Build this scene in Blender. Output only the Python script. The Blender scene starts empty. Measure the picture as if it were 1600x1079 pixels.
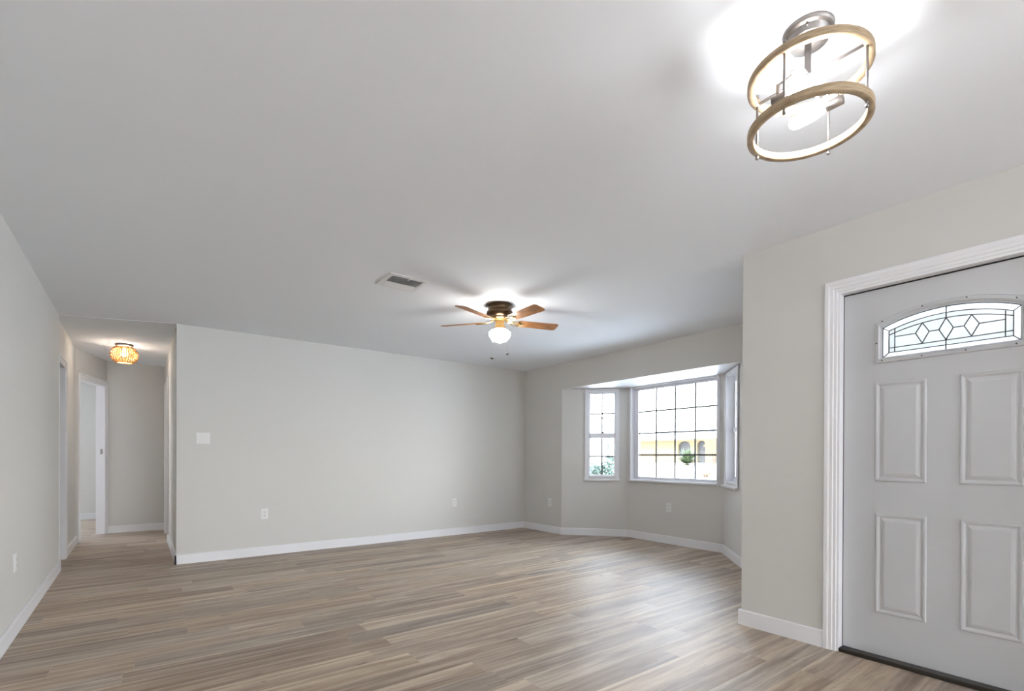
import bpy, math, random
from mathutils import Vector, Matrix
random.seed(7)
PI = math.pi
sc = bpy.context.scene
COL = sc.collection

# ------------------------------------------------------------------ camera
FPX, HY, YAW, CZ, PIT, ROLL = 769.564, 715.7774, 0.6474, 1.105, -0.0033, 0.0038
cd = bpy.data.cameras.new('camera')
cd.sensor_fit = 'HORIZONTAL'; cd.sensor_width = 36.0
cd.lens = FPX / 1600 * 36
cd.shift_y = (HY - 539.5) / 1600
cd.clip_start = 0.05; cd.clip_end = 400
cam = bpy.data.objects.new('camera', cd); COL.objects.link(cam)
_r = Vector((math.cos(YAW), -math.sin(YAW), 0)); _f = Vector((math.sin(YAW), math.cos(YAW), 0)); _u = Vector((0, 0, 1))
_f2 = _f*math.cos(PIT) + _u*math.sin(PIT); _u2 = -_f*math.sin(PIT) + _u*math.cos(PIT)
_r3 = _r*math.cos(ROLL) + _u2*math.sin(ROLL); _u3 = -_r*math.sin(ROLL) + _u2*math.cos(ROLL)
cam.matrix_world = Matrix(((_r3.x, _u3.x, -_f2.x, 0), (_r3.y, _u3.y, -_f2.y, 0), (_r3.z, _u3.z, -_f2.z, CZ), (0, 0, 0, 1)))
sc.camera = cam

# ------------------------------------------------------------------ light and exposure
sc.view_settings.view_transform = 'Standard'; sc.view_settings.look = 'None'
sc.view_settings.gamma = 1.0; sc.view_settings.exposure = 0.40; sc.view_settings.use_curve_mapping = False
sc.cycles.max_bounces = 10; sc.cycles.diffuse_bounces = 7; sc.cycles.transparent_max_bounces = 12
sc.cycles.sample_clamp_indirect = 6.0
w = bpy.data.worlds.new('sky'); sc.world = w; w.use_nodes = True
nt = w.node_tree; nt.nodes.clear()
wo = nt.nodes.new('ShaderNodeOutputWorld'); bg = nt.nodes.new('ShaderNodeBackground')
tc = nt.nodes.new('ShaderNodeTexCoord'); sx = nt.nodes.new('ShaderNodeSeparateXYZ'); cr = nt.nodes.new('ShaderNodeValToRGB')
nt.links.new(tc.outputs['Generated'], sx.inputs[0]); nt.links.new(sx.outputs['Z'], cr.inputs[0])
cr.color_ramp.elements[0].position = 0.0; cr.color_ramp.elements[0].color = (1, 1, 1, 1)
cr.color_ramp.elements[1].position = 0.8; cr.color_ramp.elements[1].color = (0.62, 0.78, 1, 1)
nt.links.new(cr.outputs[0], bg.inputs[0]); bg.inputs[1].default_value = 15.0
nt.links.new(bg.outputs[0], wo.inputs[0])

XD_ = 3.192
def light(name, kind, loc, energy, color=(1, 1, 1), size=None, size_y=None, rot=None):
    l = bpy.data.lights.new(name, kind); l.energy = energy; l.color = color
    if kind == 'AREA':
        l.shape = 'RECTANGLE'; l.size = size; l.size_y = size_y
    elif kind == 'POINT': l.shadow_soft_size = size
    o = bpy.data.objects.new(name, l); COL.objects.link(o); o.location = loc
    if rot: o.rotation_euler = rot
    return o
sun = light('sun', 'SUN', (0, 0, 20), 8.0, (1, 0.96, 0.88)); sun.data.angle = 0.01
sun.rotation_euler = Vector((-0.85, 0.0, 0.75)).to_track_quat('Z', 'Y').to_euler()
# added fill lamp at an invented rear wall opening, behind the camera
light('added_rear_fill', 'AREA', (1.9, -7.65, 1.1), 25, (0.93, 0.97, 1.0), 1.9, 2.0, (PI/2, 0, 0))
# added fill lamp at an invented opening in the door wall, behind the camera
light('added_front_fill', 'AREA', (XD_+0.10, -4.75, 1.25), 100, (0.93, 0.97, 1.0), 1.6, 2.2, (0, PI/2, 0))

# ------------------------------------------------------------------ materials
def mat(name, color=(0.8, 0.8, 0.8), rough=0.5, metal=0.0, spec=0.5, bump=None, var=None, emit=None):
    m = bpy.data.materials.new(name); m.use_nodes = True
    n = m.node_tree; b = n.nodes['Principled BSDF']
    b.inputs['Base Color'].default_value = (*color, 1); b.inputs['Roughness'].default_value = rough
    b.inputs['Metallic'].default_value = metal; b.inputs['Specular IOR Level'].default_value = spec
    tc = n.nodes.new('ShaderNodeTexCoord')
    if var:                                   # (scale, amount): soft tonal variation
        nz = n.nodes.new('ShaderNodeTexNoise'); nz.inputs['Scale'].default_value = var[0]; nz.inputs['Detail'].default_value = 4
        mx = n.nodes.new('ShaderNodeMixRGB'); mx.blend_type = 'MIX'
        mx.inputs[1].default_value = (*[c*(1-var[1]) for c in color], 1); mx.inputs[2].default_value = (*[min(1, c*(1+var[1])) for c in color], 1)
        n.links.new(tc.outputs['Object'], nz.inputs['Vector']); n.links.new(nz.outputs[0], mx.inputs[0]); n.links.new(mx.outputs[0], b.inputs['Base Color'])
    if bump:                                  # (scale, strength, distance)
        nz = n.nodes.new('ShaderNodeTexNoise'); nz.inputs['Scale'].default_value = bump[0]; nz.inputs['Detail'].default_value = 3
        bp = n.nodes.new('ShaderNodeBump'); bp.inputs['Strength'].default_value = bump[1]; bp.inputs['Distance'].default_value = bump[2]
        n.links.new(tc.outputs['Object'], nz.inputs['Vector']); n.links.new(nz.outputs[0], bp.inputs['Height']); n.links.new(bp.outputs[0], b.inputs['Normal'])
    if emit:
        b.inputs['Emission Color'].default_value = (*emit[0], 1); b.inputs['Emission Strength'].default_value = emit[1]
    return m

M = {}
M['wall'] = mat('greige_wall_paint', (0.66, 0.65, 0.625), 0.7, spec=0.3, bump=(160, 0.12, 0.002), var=(0.7, 0.015))
M['ceiling'] = mat('white_ceiling_paint', (0.865, 0.89, 0.93), 0.85, spec=0.2, bump=(90, 0.1, 0.002), var=(0.5, 0.01))
M['trim'] = mat('white_trim_paint', (0.83, 0.83, 0.855), 0.35, spec=0.5, var=(3, 0.01))
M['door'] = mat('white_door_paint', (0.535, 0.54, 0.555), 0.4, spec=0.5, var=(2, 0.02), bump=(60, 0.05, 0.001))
M['vinyl'] = mat('white_window_vinyl', (0.80, 0.80, 0.83), 0.35, var=(4, 0.01))
M['muntin'] = mat('grey_muntin', (0.12, 0.12, 0.12), 0.5, var=(6, 0.05))
M['dark'] = mat('dark_gap', (0.012, 0.012, 0.012), 0.7, var=(9, 0.1))
M['threshold'] = mat('dark_bronze_threshold', (0.035, 0.03, 0.024), 0.45, metal=0.4, var=(14, 0.3))
M['plate'] = mat('white_plastic', (0.80, 0.80, 0.79), 0.4, var=(8, 0.01))
M['slot'] = mat('outlet_slot', (0.1, 0.1, 0.1), 0.6, var=(8, 0.05))
M['came'] = mat('dark_lead_came', (0.07, 0.07, 0.075), 0.4, metal=0.6, var=(30, 0.2))
M['screw'] = mat('dark_screw_plug', (0.05, 0.05, 0.055), 0.5, var=(30, 0.1))
M['nickel'] = mat('brushed_nickel', (0.27, 0.25, 0.24), 0.45, metal=1.0, var=(40, 0.1))
M['bronze'] = mat('antique_bronze', (0.085, 0.055, 0.032), 0.32, metal=1.0, var=(18, 0.3))
M['brass'] = mat('antique_brass', (0.55, 0.40, 0.20), 0.3, metal=1.0, var=(18, 0.15))
M['vent'] = mat('white_vent_metal', (0.78, 0.78, 0.78), 0.45, var=(9, 0.01))
M['duct'] = mat('painted_duct_shade', (0.10, 0.10, 0.10), 0.8, var=(9, 0.1))
M['fob'] = mat('dark_wood_fob', (0.03, 0.02, 0.015), 0.5, var=(30, 0.2))
M['chain'] = mat('brass_chain', (0.75, 0.70, 0.58), 0.3, metal=1.0, var=(30, 0.1))
M['hinge'] = mat('satin_strike_metal', (0.35, 0.33, 0.3), 0.35, metal=1.0, var=(30, 0.1))

def wood(name, dark, light_, scale=(1, 14, 14), rough=0.45):
    m = bpy.data.materials.new(name); m.use_nodes = True; n = m.node_tree; b = n.nodes['Principled BSDF']
    tc = n.nodes.new('ShaderNodeTexCoord'); mp = n.nodes.new('ShaderNodeMapping'); mp.inputs['Scale'].default_value = scale
    nz = n.nodes.new('ShaderNodeTexNoise'); nz.inputs['Scale'].default_value = 4; nz.inputs['Detail'].default_value = 8
    r = n.nodes.new('ShaderNodeValToRGB'); r.color_ramp.elements[0].color = (*dark, 1); r.color_ramp.elements[1].color = (*light_, 1)
    r.color_ramp.elements[0].position = 0.3; r.color_ramp.elements[1].position = 0.7
    n.links.new(tc.outputs['Object'], mp.inputs[0]); n.links.new(mp.outputs[0], nz.inputs['Vector']); n.links.new(nz.outputs[0], r.inputs[0])
    n.links.new(r.outputs[0], b.inputs['Base Color']); b.inputs['Roughness'].default_value = rough
    return m
M['blade'] = wood('oak_fan_blade', (0.22, 0.085, 0.025), (0.42, 0.19, 0.065), (3, 3, 30), 0.4)
M['ringwood'] = wood('weathered_ring_wood', (0.27, 0.19, 0.11), (0.48, 0.36, 0.23), (6, 6, 60), 0.6)
M['rattan'] = wood('woven_rattan', (0.42, 0.19, 0.035), (0.66, 0.36, 0.09), (30, 30, 8), 0.5)

def floor_mat():
    m = bpy.data.materials.new('oak_plank_floor'); m.use_nodes = True; n = m.node_tree; N = n.nodes; Lk = n.links
    b = N['Principled BSDF']
    tc = N.new('ShaderNodeTexCoord'); s = N.new('ShaderNodeSeparateXYZ'); Lk.new(tc.outputs['Object'], s.inputs[0])
    def mth(op, a, c=None):
        q = N.new('ShaderNodeMath'); q.operation = op
        for i, v in enumerate((a, c)):
            if v is None: continue
            if isinstance(v, (int, float)): q.inputs[i].default_value = v
            else: Lk.new(v, q.inputs[i])
        return q.outputs[0]
    W_, L_ = 0.158, 1.22
    yy = mth('DIVIDE', mth('ADD', s.outputs['Y'], -0.03), W_)
    row = mth('FLOOR', yy); fy = mth('FRACT', yy)
    wn = N.new('ShaderNodeTexWhiteNoise'); wn.noise_dimensions = '1D'; Lk.new(row, wn.inputs['W'])
    xx = mth('ADD', mth('DIVIDE', s.outputs['X'], L_), mth('MULTIPLY', wn.outputs['Value'], 7.3))
    cid = mth('FLOOR', xx); fx = mth('FRACT', xx)
    w2 = N.new('ShaderNodeTexWhiteNoise'); w2.noise_dimensions = '2D'
    cv = N.new('ShaderNodeCombineXYZ'); Lk.new(row, cv.inputs[0]); Lk.new(cid, cv.inputs[1]); Lk.new(cv.outputs[0], w2.inputs['Vector'])
    rnd = w2.outputs['Value']
    # grain coordinates: shifted per plank, stretched along the plank
    gx = mth('ADD', s.outputs['X'], mth('MULTIPLY', rnd, 37.0))
    gy = mth('ADD', s.outputs['Y'], mth('MULTIPLY', rnd, 11.0))
    def grain(sx_, sy_, det, dist=0.0, rgh=0.55):
        c = N.new('ShaderNodeCombineXYZ'); Lk.new(mth('MULTIPLY', gx, sx_), c.inputs[0]); Lk.new(mth('MULTIPLY', gy, sy_), c.inputs[1])
        z = N.new('ShaderNodeTexNoise'); z.inputs['Scale'].default_value = 1; z.inputs['Detail'].default_value = det
        z.inputs['Distortion'].default_value = dist; z.inputs['Roughness'].default_value = rgh
        Lk.new(c.outputs[0], z.inputs['Vector']); return z.outputs[0]
    g1 = grain(1.1, 24, 4, 0.7)      # broad streaks
    g2 = grain(8, 120, 6)            # fine fibres
    g3 = grain(2.2, 9, 2, 1.0)       # knots / cloudy tone
    v = mth('ADD', mth('ADD', mth('MULTIPLY', g1, 0.75), mth('MULTIPLY', g2, 0.28)), mth('ADD', mth('MULTIPLY', rnd, 0.16), mth('MULTIPLY', g3, 0.22)))
    # pale sapwood band along one edge of some planks, and small dark knots
    band_ = mth('MULTIPLY', mth('MULTIPLY', mth('MAXIMUM', mth('SUBTRACT', fy, 0.80), 0.0), 1.0), mth('GREATER_THAN', mth('FRACT', mth('MULTIPLY', rnd, 13.7)), 0.45))
    kn = grain(7, 22, 2, 0.3)
    knot = mth('MULTIPLY', mth('MAXIMUM', mth('SUBTRACT', kn, 0.68), 0.0), 2.6)
    v = mth('SUBTRACT', mth('ADD', v, mth('MULTIPLY', band_, 0.9)), knot)
    r = N.new('ShaderNodeValToRGB'); Lk.new(v, r.inputs[0])
    e = r.color_ramp.elements; e[0].position = 0.42; e[0].color = (0.135, 0.090, 0.060, 1); e[1].position = 0.98; e[1].color = (0.62, 0.52, 0.40, 1)
    q = e.new(0.62); q.color = (0.275, 0.198, 0.138, 1); q = e.new(0.78); q.color = (0.41, 0.315, 0.227, 1)
    # tint between grey and warm per plank
    hs = N.new('ShaderNodeHueSaturation'); Lk.new(r.outputs[0], hs.inputs['Color']); Lk.new(mth('ADD', mth('MULTIPLY', w2.outputs['Color'], 0.4), 0.66), hs.inputs['Saturation'])
    # joints: pale colour paints in the light caught by the bevelled edges
    jy = mth('LESS_THAN', mth('MINIMUM', fy, mth('SUBTRACT', 1.0, fy)), 0.009)
    jx = mth('LESS_THAN', mth('MINIMUM', fx, mth('SUBTRACT', 1.0, fx)), 0.0012)
    j = mth('MAXIMUM', jy, jx)
    mx = N.new('ShaderNodeMixRGB'); Lk.new(mth('MULTIPLY', j, 0.45), mx.inputs[0]); Lk.new(hs.outputs[0], mx.inputs[1]); mx.inputs[2].default_value = (0.46, 0.37, 0.28, 1)
    Lk.new(mx.outputs[0], b.inputs['Base Color'])
    Lk.new(mth('ADD', mth('MULTIPLY', g2, 0.12), 0.41), b.inputs['Roughness'])
    b.inputs['Specular IOR Level'].default_value = 0.42
    bp = N.new('ShaderNodeBump'); bp.inputs['Strength'].default_value = 0.25; bp.inputs['Distance'].default_value = 0.002
    Lk.new(mth('SUBTRACT', mth('MULTIPLY', g2, 0.5), j), bp.inputs['Height']); Lk.new(bp.outputs[0], b.inputs['Normal'])
    return m
M['floor'] = floor_mat()

def glass_mat():
    m = bpy.data.materials.new('clear_window_glass'); m.use_nodes = True; n = m.node_tree; n.nodes.clear()
    o = n.nodes.new('ShaderNodeOutputMaterial'); mx = n.nodes.new('ShaderNodeMixShader'); t = n.nodes.new('ShaderNodeBsdfTransparent')
    g = n.nodes.new('ShaderNodeBsdfGlossy'); g.inputs['Roughness'].default_value = 0.02; lw = n.nodes.new('ShaderNodeFresnel'); lw.inputs[0].default_value = 1.3
    t.inputs[0].default_value = (0.97, 0.98, 0.98, 1)
    n.links.new(lw.outputs[0], mx.inputs[0]); n.links.new(t.outputs[0], mx.inputs[1]); n.links.new(g.outputs[0], mx.inputs[2]); n.links.new(mx.outputs[0], o.inputs[0])
    return m
M['glass'] = glass_mat()
def frosted(name, tint, scale, clear=0.3):
    m = bpy.data.materials.new(name); m.use_nodes = True; n = m.node_tree; n.nodes.clear()
    o = n.nodes.new('ShaderNodeOutputMaterial'); mx = n.nodes.new('ShaderNodeMixShader'); t = n.nodes.new('ShaderNodeBsdfTransparent')
    g = n.nodes.new('ShaderNodeBsdfTranslucent'); g.inputs[0].default_value = (*tint, 1)
    t.inputs[0].default_value = (*tint, 1)
    tc = n.nodes.new('ShaderNodeTexCoord'); nz = n.nodes.new('ShaderNodeTexNoise'); nz.inputs['Scale'].default_value = scale; nz.inputs['Detail'].default_value = 2
    r = n.nodes.new('ShaderNodeMapRange'); r.inputs['From Min'].default_value = 0.35; r.inputs['From Max'].default_value = 0.65
    r.inputs['To Min'].default_value = 1 - clear; r.inputs['To Max'].default_value = 0.98
    n.links.new(tc.outputs['Object'], nz.inputs['Vector']); n.links.new(nz.outputs[0], r.inputs[0]); n.links.new(r.outputs[0], mx.inputs[0])
    n.links.new(t.outputs[0], mx.inputs[1]); n.links.new(g.outputs[0], mx.inputs[2])
    gl = n.nodes.new('ShaderNodeBsdfGlossy'); gl.inputs['Roughness'].default_value = 0.15
    m2 = n.nodes.new('ShaderNodeMixShader'); m2.inputs[0].default_value = 0.06
    n.links.new(mx.outputs[0], m2.inputs[1]); n.links.new(gl.outputs[0], m2.inputs[2]); n.links.new(m2.outputs[0], o.inputs[0])
    return m
M['frost'] = frosted('frosted_glass', (0.36, 0.365, 0.355), 25, 0.10)
M['frost_edge'] = frosted('rippled_glass', (0.50, 0.505, 0.50), 140, 0.22)
M['bulb'] = mat('glowing_bulb', (1, 1, 1), 0.3, emit=((0.98, 0.98, 1.0), 100))
M['globe'] = mat('lit_opal_glass', (1, 1, 1), 0.25, emit=((1, 0.98, 0.95), 42))
M['warm'] = mat('warm_bulb', (1, 0.9, 0.7), 0.3, emit=((1, 0.72, 0.36), 16))
# outdoors
M['stucco'] = mat('yellow_stucco', (0.125, 0.092, 0.045), 0.9, var=(1, 0.05))
M['roof'] = mat('pale_roof', (0.80, 0.77, 0.72), 0.9, var=(2, 0.08))
M['fascia'] = mat('tan_fascia', (0.07, 0.048, 0.024), 0.8, var=(2, 0.05))
M['shade'] = mat('grey_porch_screen', (0.022, 0.021, 0.021), 0.7, var=(3, 0.2))
M['white_house'] = mat('white_siding', (0.85, 0.85, 0.84), 0.8, var=(2, 0.02))
M['shutter'] = mat('grey_window_blind', (0.03, 0.03, 0.032), 0.6, var=(6, 0.2))
M['concrete'] = mat('pale_concrete_ground', (0.78, 0.77, 0.75), 0.9, var=(0.6, 0.06))
M['leaf'] = mat('shrub_leaf', (0.022, 0.042, 0.026), 0.6, var=(3, 0.4))
M['agave'] = mat('yucca_leaf', (0.045, 0.062, 0.025), 0.5, var=(4, 0.3))
M['dry'] = mat('ochre_shrub_leaf', (0.11, 0.075, 0.032), 0.8, var=(3, 0.3))
M['bark'] = mat('grey_brown_bark', (0.12, 0.08, 0.05), 0.9, var=(8, 0.3))
M['pole'] = mat('grey_lamp_metal', (0.12, 0.12, 0.12), 0.5, var=(8, 0.1))

# ------------------------------------------------------------------ mesh helpers
class MB:
    def __init__(s): s.v = []; s.f = []; s.sm = []
    def add(s, vs, fs, smooth=False):
        o = len(s.v); s.v += [tuple(v) for v in vs]; s.f += [tuple(i+o for i in f) for f in fs]; s.sm += [smooth]*len(fs); return s
    def box(s, x0, x1, y0, y1, z0, z1):
        x0, x1 = sorted((x0, x1)); y0, y1 = sorted((y0, y1)); z0, z1 = sorted((z0, z1))
        return s.add([(x0,y0,z0),(x1,y0,z0),(x1,y1,z0),(x0,y1,z0),(x0,y0,z1),(x1,y0,z1),(x1,y1,z1),(x0,y1,z1)],
                     [(0,3,2,1),(4,5,6,7),(0,1,5,4),(1,2,6,5),(2,3,7,6),(3,0,4,7)])
    def prism(s, poly, z0, z1):           # poly counter-clockwise in xy
        n = len(poly)
        return s.add([(x,y,z0) for x,y in poly]+[(x,y,z1) for x,y in poly],
                     [tuple(range(n-1,-1,-1)), tuple(range(n,2*n))]+[(i,(i+1)%n,n+(i+1)%n,n+i) for i in range(n)])
    def lathe(s, prof, seg=48, c=(0,0,0), smooth=True, cap=True):   # prof: (r, z) pairs
        vs = [(c[0]+r*math.cos(2*PI*k/seg), c[1]+r*math.sin(2*PI*k/seg), c[2]+z) for r, z in prof for k in range(seg)]
        fs = [(i*seg+k, i*seg+(k+1)%seg, (i+1)*seg+(k+1)%seg, (i+1)*seg+k) for i in range(len(prof)-1) for k in range(seg)]
        s.add(vs, fs, smooth)
        if cap:
            o = len(s.v)-len(vs)
            s.f += [tuple(o+k for k in range(seg)), tuple(o+(len(prof)-1)*seg+k for k in range(seg-1,-1,-1))]; s.sm += [False, False]
        return s
    def ring(s, r0, r1, z0, z1, seg=96, c=(0,0,0), bev=0.002):
        p = [(r0,z0+bev),(r0+bev,z0),(r1-bev,z0),(r1,z0+bev),(r1,z1-bev),(r1-bev,z1),(r0+bev,z1),(r0,z1-bev)]
        m = len(p)
        vs = [(c[0]+r*math.cos(2*PI*k/seg), c[1]+r*math.sin(2*PI*k/seg), c[2]+z) for r, z in p for k in range(seg)]
        fs = [(i*seg+k, i*seg+(k+1)%seg, ((i+1)%m)*seg+(k+1)%seg, ((i+1)%m)*seg+k) for i in range(m) for k in range(seg)]
        return s.add(vs, fs, True)
    def tube(s, pts, r, seg=10, cap=True):
        pts = [Vector(p) for p in pts]; rs = r if isinstance(r, (list, tuple)) else [r]*len(pts); vs = []
        up = None
        for i, p in enumerate(pts):
            t = (pts[min(i+1, len(pts)-1)]-pts[max(i-1, 0)]).normalized()
            if up is None:
                up = Vector((0,0,1)) if abs(t.z) < 0.9 else Vector((1,0,0))
            a = t.cross(up).normalized(); b2 = a.cross(t).normalized(); up = b2
            vs += [p + a*rs[i]*math.cos(2*PI*k/seg) + b2*rs[i]*math.sin(2*PI*k/seg) for k in range(seg)]
        n = len(pts)
        fs = [(i*seg+k, i*seg+(k+1)%seg, (i+1)*seg+(k+1)%seg, (i+1)*seg+k) for i in range(n-1) for k in range(seg)]
        if cap: fs += [tuple(range(seg-1,-1,-1)), tuple((n-1)*seg+k for k in range(seg))]
        return s.add(vs, fs, True)
    def xf(s, mtx): s.v = [tuple(mtx @ Vector(v)) for v in s.v]; return s
    def build(s, name, m, parent=None, bevel=None, loc=None):
        me = bpy.data.meshes.new(name); me.from_pydata(s.v, [], s.f); me.update()
        import bmesh
        b = bmesh.new(); b.from_mesh(me); bmesh.ops.recalc_face_normals(b, faces=b.faces); b.to_mesh(me); b.free()
        me.polygons.foreach_set('use_smooth', s.sm)
        me.materials.append(M[m] if isinstance(m, str) else m)
        o = bpy.data.objects.new(name, me); COL.objects.link(o)
        if parent: o.parent = parent
        if loc: o.location = loc
        if bevel:
            bm_ = o.modifiers.new('bevel', 'BEVEL'); bm_.width = bevel; bm_.segments = 2; bm_.limit_method = 'ANGLE'; bm_.angle_limit = 0.6
        return o

def tag(o, label=None, cat=None, group=None, kind=None):
    if label: o['label'] = label
    if cat: o['category'] = cat
    if group: o['group'] = group
    if kind: o['kind'] = kind
    return o
def struct(o, label, cat): return tag(o, label, cat, kind='structure')
def empty(name, loc=(0,0,0), rz=0, rot=None):
    o = bpy.data.objects.new(name, None); COL.objects.link(o); o.location = loc; o.rotation_euler = rot or (0,0,rz); o.empty_display_size = 0.1
    return o
def frame_of(A, B, side, depth=0.0):
    """matrix: local x along A->B, local y = outward (away from the room), z up"""
    A = Vector((*A, 0)); B = Vector((*B, 0)); t = (B-A).normalized(); n = Vector((-t.y, t.x, 0))*side
    return Matrix(((t.x, n.x, 0, A.x), (t.y, n.y, 0, A.y), (0, 0, 1, 0), (0, 0, 0, 1)))
def wall_mb(A, B, side, th, z0, z1, openings=(), e0=0.0, e1=0.0):
    """room face on the line A-B, thickness outward on 'side'; openings (s0,s1,z0,z1)"""
    Lg = (Vector(B)-Vector(A)).length; m = MB(); s = -e0
    for (a, b, c, d) in sorted(openings):
        if a > s: m.box(s, a, 0, th, z0, z1)
        if c > z0: m.box(a, b, 0, th, z0, c)
        if d < z1: m.box(a, b, 0, th, d, z1)
        s = b
    if s < Lg+e1: m.box(s, Lg+e1, 0, th, z0, z1)
    return m.xf(frame_of(A, B, side))

# ------------------------------------------------------------------ room dimensions (metres, camera stands at the origin)
H = 2.44; XL = -0.614; YB = 6.033; XR = 4.80; XD = 3.192; YC = 1.687; XW = 0.298
XH = -0.636; YH = 6.35; YREAR = -7.5; ZB = 2.07; TH = 0.12
BA, BB, BC, BD = (XR, 5.173), (5.415, 4.507), (5.40, 3.072), (XR, 2.527)
DG0, DG1 = (XH, 8.15), (-0.37, 9.03)

# ------------------------------------------------------------------ floor and ceilings
f = MB().box(-4.2, XD+TH, YREAR-TH, 11.5, -0.1, 0).box(XD+TH, XR+0.13, YC-TH, YB+TH, -0.1, 0)
f.prism([(XR+0.13, 2.40), (5.49, 3.03), (5.50, 4.54), (XR+0.13, 5.27)], -0.1, 0)
struct(f.build('floor', 'floor'), 'grey-brown oak plank floor running across the whole empty room', 'floor')
c = MB().box(-4.2, XD+TH, YREAR-TH, YH, H, H+0.15).box(XD+TH, XR+TH, YC-TH, YB+TH, H, H+0.15).box(-4.2, XD, YH, 11.5, H+0.008, H+0.15)
struct(c.build('ceiling', 'ceiling'), 'smooth white ceiling over the main room', 'ceiling')
c = MB().prism([(XW, YB+0.002), (XW+TH*0.9, YB+0.05), (XW+TH*0.9, 11.2), (-0.75, 11.2), (-0.75, YH), (XH, YH)], H-0.003, H+0.004)
struct(c.build('ceiling_hall', 'ceiling'), 'white ceiling of the short hallway around the rattan light', 'ceiling')
c = MB().prism([(XR+0.001, 2.41), (5.47, 3.03), (5.48, 4.54), (XR+0.001, 5.27)], ZB-0.002, ZB+0.1)
struct(c.build('ceiling_bay', 'trim'), 'low white soffit over the bay window', 'ceiling')

# ------------------------------------------------------------------ walls
def wall(name, A, B, side, label, openings=(), z0=0.0, z1=H, th=TH, e0=0, e1=0):
    return struct(wall_mb(A, B, side, th, z0, z1, openings, e0, e1).build(name, 'wall'), label, 'wall')
wall('wall_left', (XL, YREAR), (XL, YH), 1, 'pale grey wall along the left side of the room')
wall('wall_back', (XW, YB), (XR, YB), 1, 'long greige back wall with the light switch', e1=TH)
wall('wall_right', (XR, YB), (XR, YC), 1, 'greige wall around the bay window opening', [(YB-BA[1], YB-BD[1], 0, ZB)], e1=TH)
wall('wall_entry', (XD, YC), (XD, YREAR), 1, 'greige wall around the front door', [(YC-1.125, YC-0.205, 0, 2.05), (YC+3.65, YC+5.85, 0.45, 2.05)], e0=-TH)  # second opening is invented and out of view, for the front fill lamp
wall('wall_entry_return', (XD, YC), (XR, YC), -1, 'short return wall behind the front door corner')
rear = wall('wall_rear', (XL, YREAR), (XD, YREAR), -1, 'rear wall with an added opening for fill light', [(1.5, 3.5, 0, 2.15)])  # opening is invented and out of view, to let fill light in
wall('wall_bay_left', BA, BB, 1, 'angled left wall of the bay', [(0.375, 0.755, 0.83, 2.02)], z1=ZB, th=0.10, e1=0.04)
wall('wall_bay_front', BB, BC, 1, 'front wall of the bay under the big window', [(0.072, 1.387, 0.80, 2.06)], z1=ZB, th=0.10, e0=0.03, e1=0.03)
wall('wall_bay_right', BC, BD, 1, 'angled right wall of the bay', [(0.145, 0.60, 0.83, 2.02)], z1=ZB, th=0.10, e0=0.04)
wall('wall_hall_left', (XH, YH), DG0, 1, 'left wall of the hallway with the first doorway', [(0.14, 0.68, 0, 2.04)])
wall('wall_hall_diagonal', DG0, DG1, 1, 'angled hallway wall with the open doorway', [(0.10, 0.86, 0, 2.08)], th=0.10)
wall('wall_hall_end', DG1, (XW, 9.03), 1, 'greige wall closing the end of the hallway', e1=TH, e0=0.02)
wall('wall_hall_right', (XW, 9.03), (XW, YB+TH), 1, 'right wall of the hallway with a closed door', [(0.45, 1.30, 0, 2.04)], th=TH)
# rooms beyond the doorways
wall('wall_bedroom_end', (-4.1, 11.2), (0.9, 11.2), 1, 'pale wall of the room seen through the open doorway', [(0.6, 2.4, 0.8, 2.1)])  # window opening added out of view to let daylight into this room
wall('wall_bedroom_right', (0.30, 11.2), (0.30, 9.15), 1, 'right wall of the room beyond the hallway')
wall('wall_bedroom_left', (-4.1, 6.2), (-4.1, 11.2), 1, 'far left wall of the room beyond the hallway')
wall('wall_bedroom_near', (-4.1, 8.0), (-0.756, 8.0), -1, 'near wall of the room beyond the hallway')
wall('wall_closet', (-4.1, 6.2), (-0.74, 6.2), -1, 'wall behind the first hallway doorway')

# ------------------------------------------------------------------ baseboards
BH = 0.098; BT = 0.015
def board(m, A, B, side, e0=0, e1=0):
    A3 = Vector((*A, 0)); B3 = Vector((*B, 0)); Lg = (B3-A3).length
    prof = [(0, 0.0), (-BT, 0.0), (-BT, BH-0.004), (-BT+0.004, BH), (0, BH)]
    vs = [(-e0, y, z) for y, z in prof] + [(Lg+e1, y, z) for y, z in prof]; n = 5
    mm = MB().add(vs, [tuple(range(n)), tuple(range(2*n-1, n-1, -1))]+[(i, (i+1) % n, n+(i+1) % n, n+i) for i in range(n)])
    mm.xf(frame_of(A, B, side)); m.add(mm.v, mm.f)
def bb(name, label, *runs):
    m = MB()
    for r in runs: board(m, *r[:3], *(r[3] if len(r) > 3 else ()))
    return struct(m.build(name, 'trim'), label, 'baseboard')
bb('baseboard_left', 'white baseboard along the left wall', ((XL, YREAR), (XL, YH), 1, (0, 0.015)))
bb('baseboard_back', 'white baseboard along the long back wall', ((XW, YB), (XR, YB), 1, (BT, -BT*0)))
bb('baseboard_right', 'white baseboard between the back corner and the bay', ((XR, YB), (XR, BA[1]), 1, (0, 0.0)))
bb('baseboard_bay', 'white baseboard folding around the bay', (BA, BB, 1, (0.007, -0.006)), (BB, BC, 1, (-0.006, -0.003)), (BC, BD, 1, (-0.003, 0)), ((XR, BD[1]), (XR, YC), 1))
bb('baseboard_entry', 'white baseboard between the wall corner and the front door casing', ((XD, YC), (XD, 1.19), 1, (BT, 0)), ((XD, YC+0.001), (XD+0.9, YC+0.001), -1))
bb('baseboard_hall_left', 'short white baseboard on the left hallway wall', ((XH, YH+0.74), DG0, 1))
bb('baseboard_hall_end', 'white baseboard at the end of the hallway', (DG1, (XW, 9.03), 1))
bb('baseboard_hall_right', 'white baseboard on the right hallway wall', ((XW, 7.67), (XW, YB), 1, (0, BT)))
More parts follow.
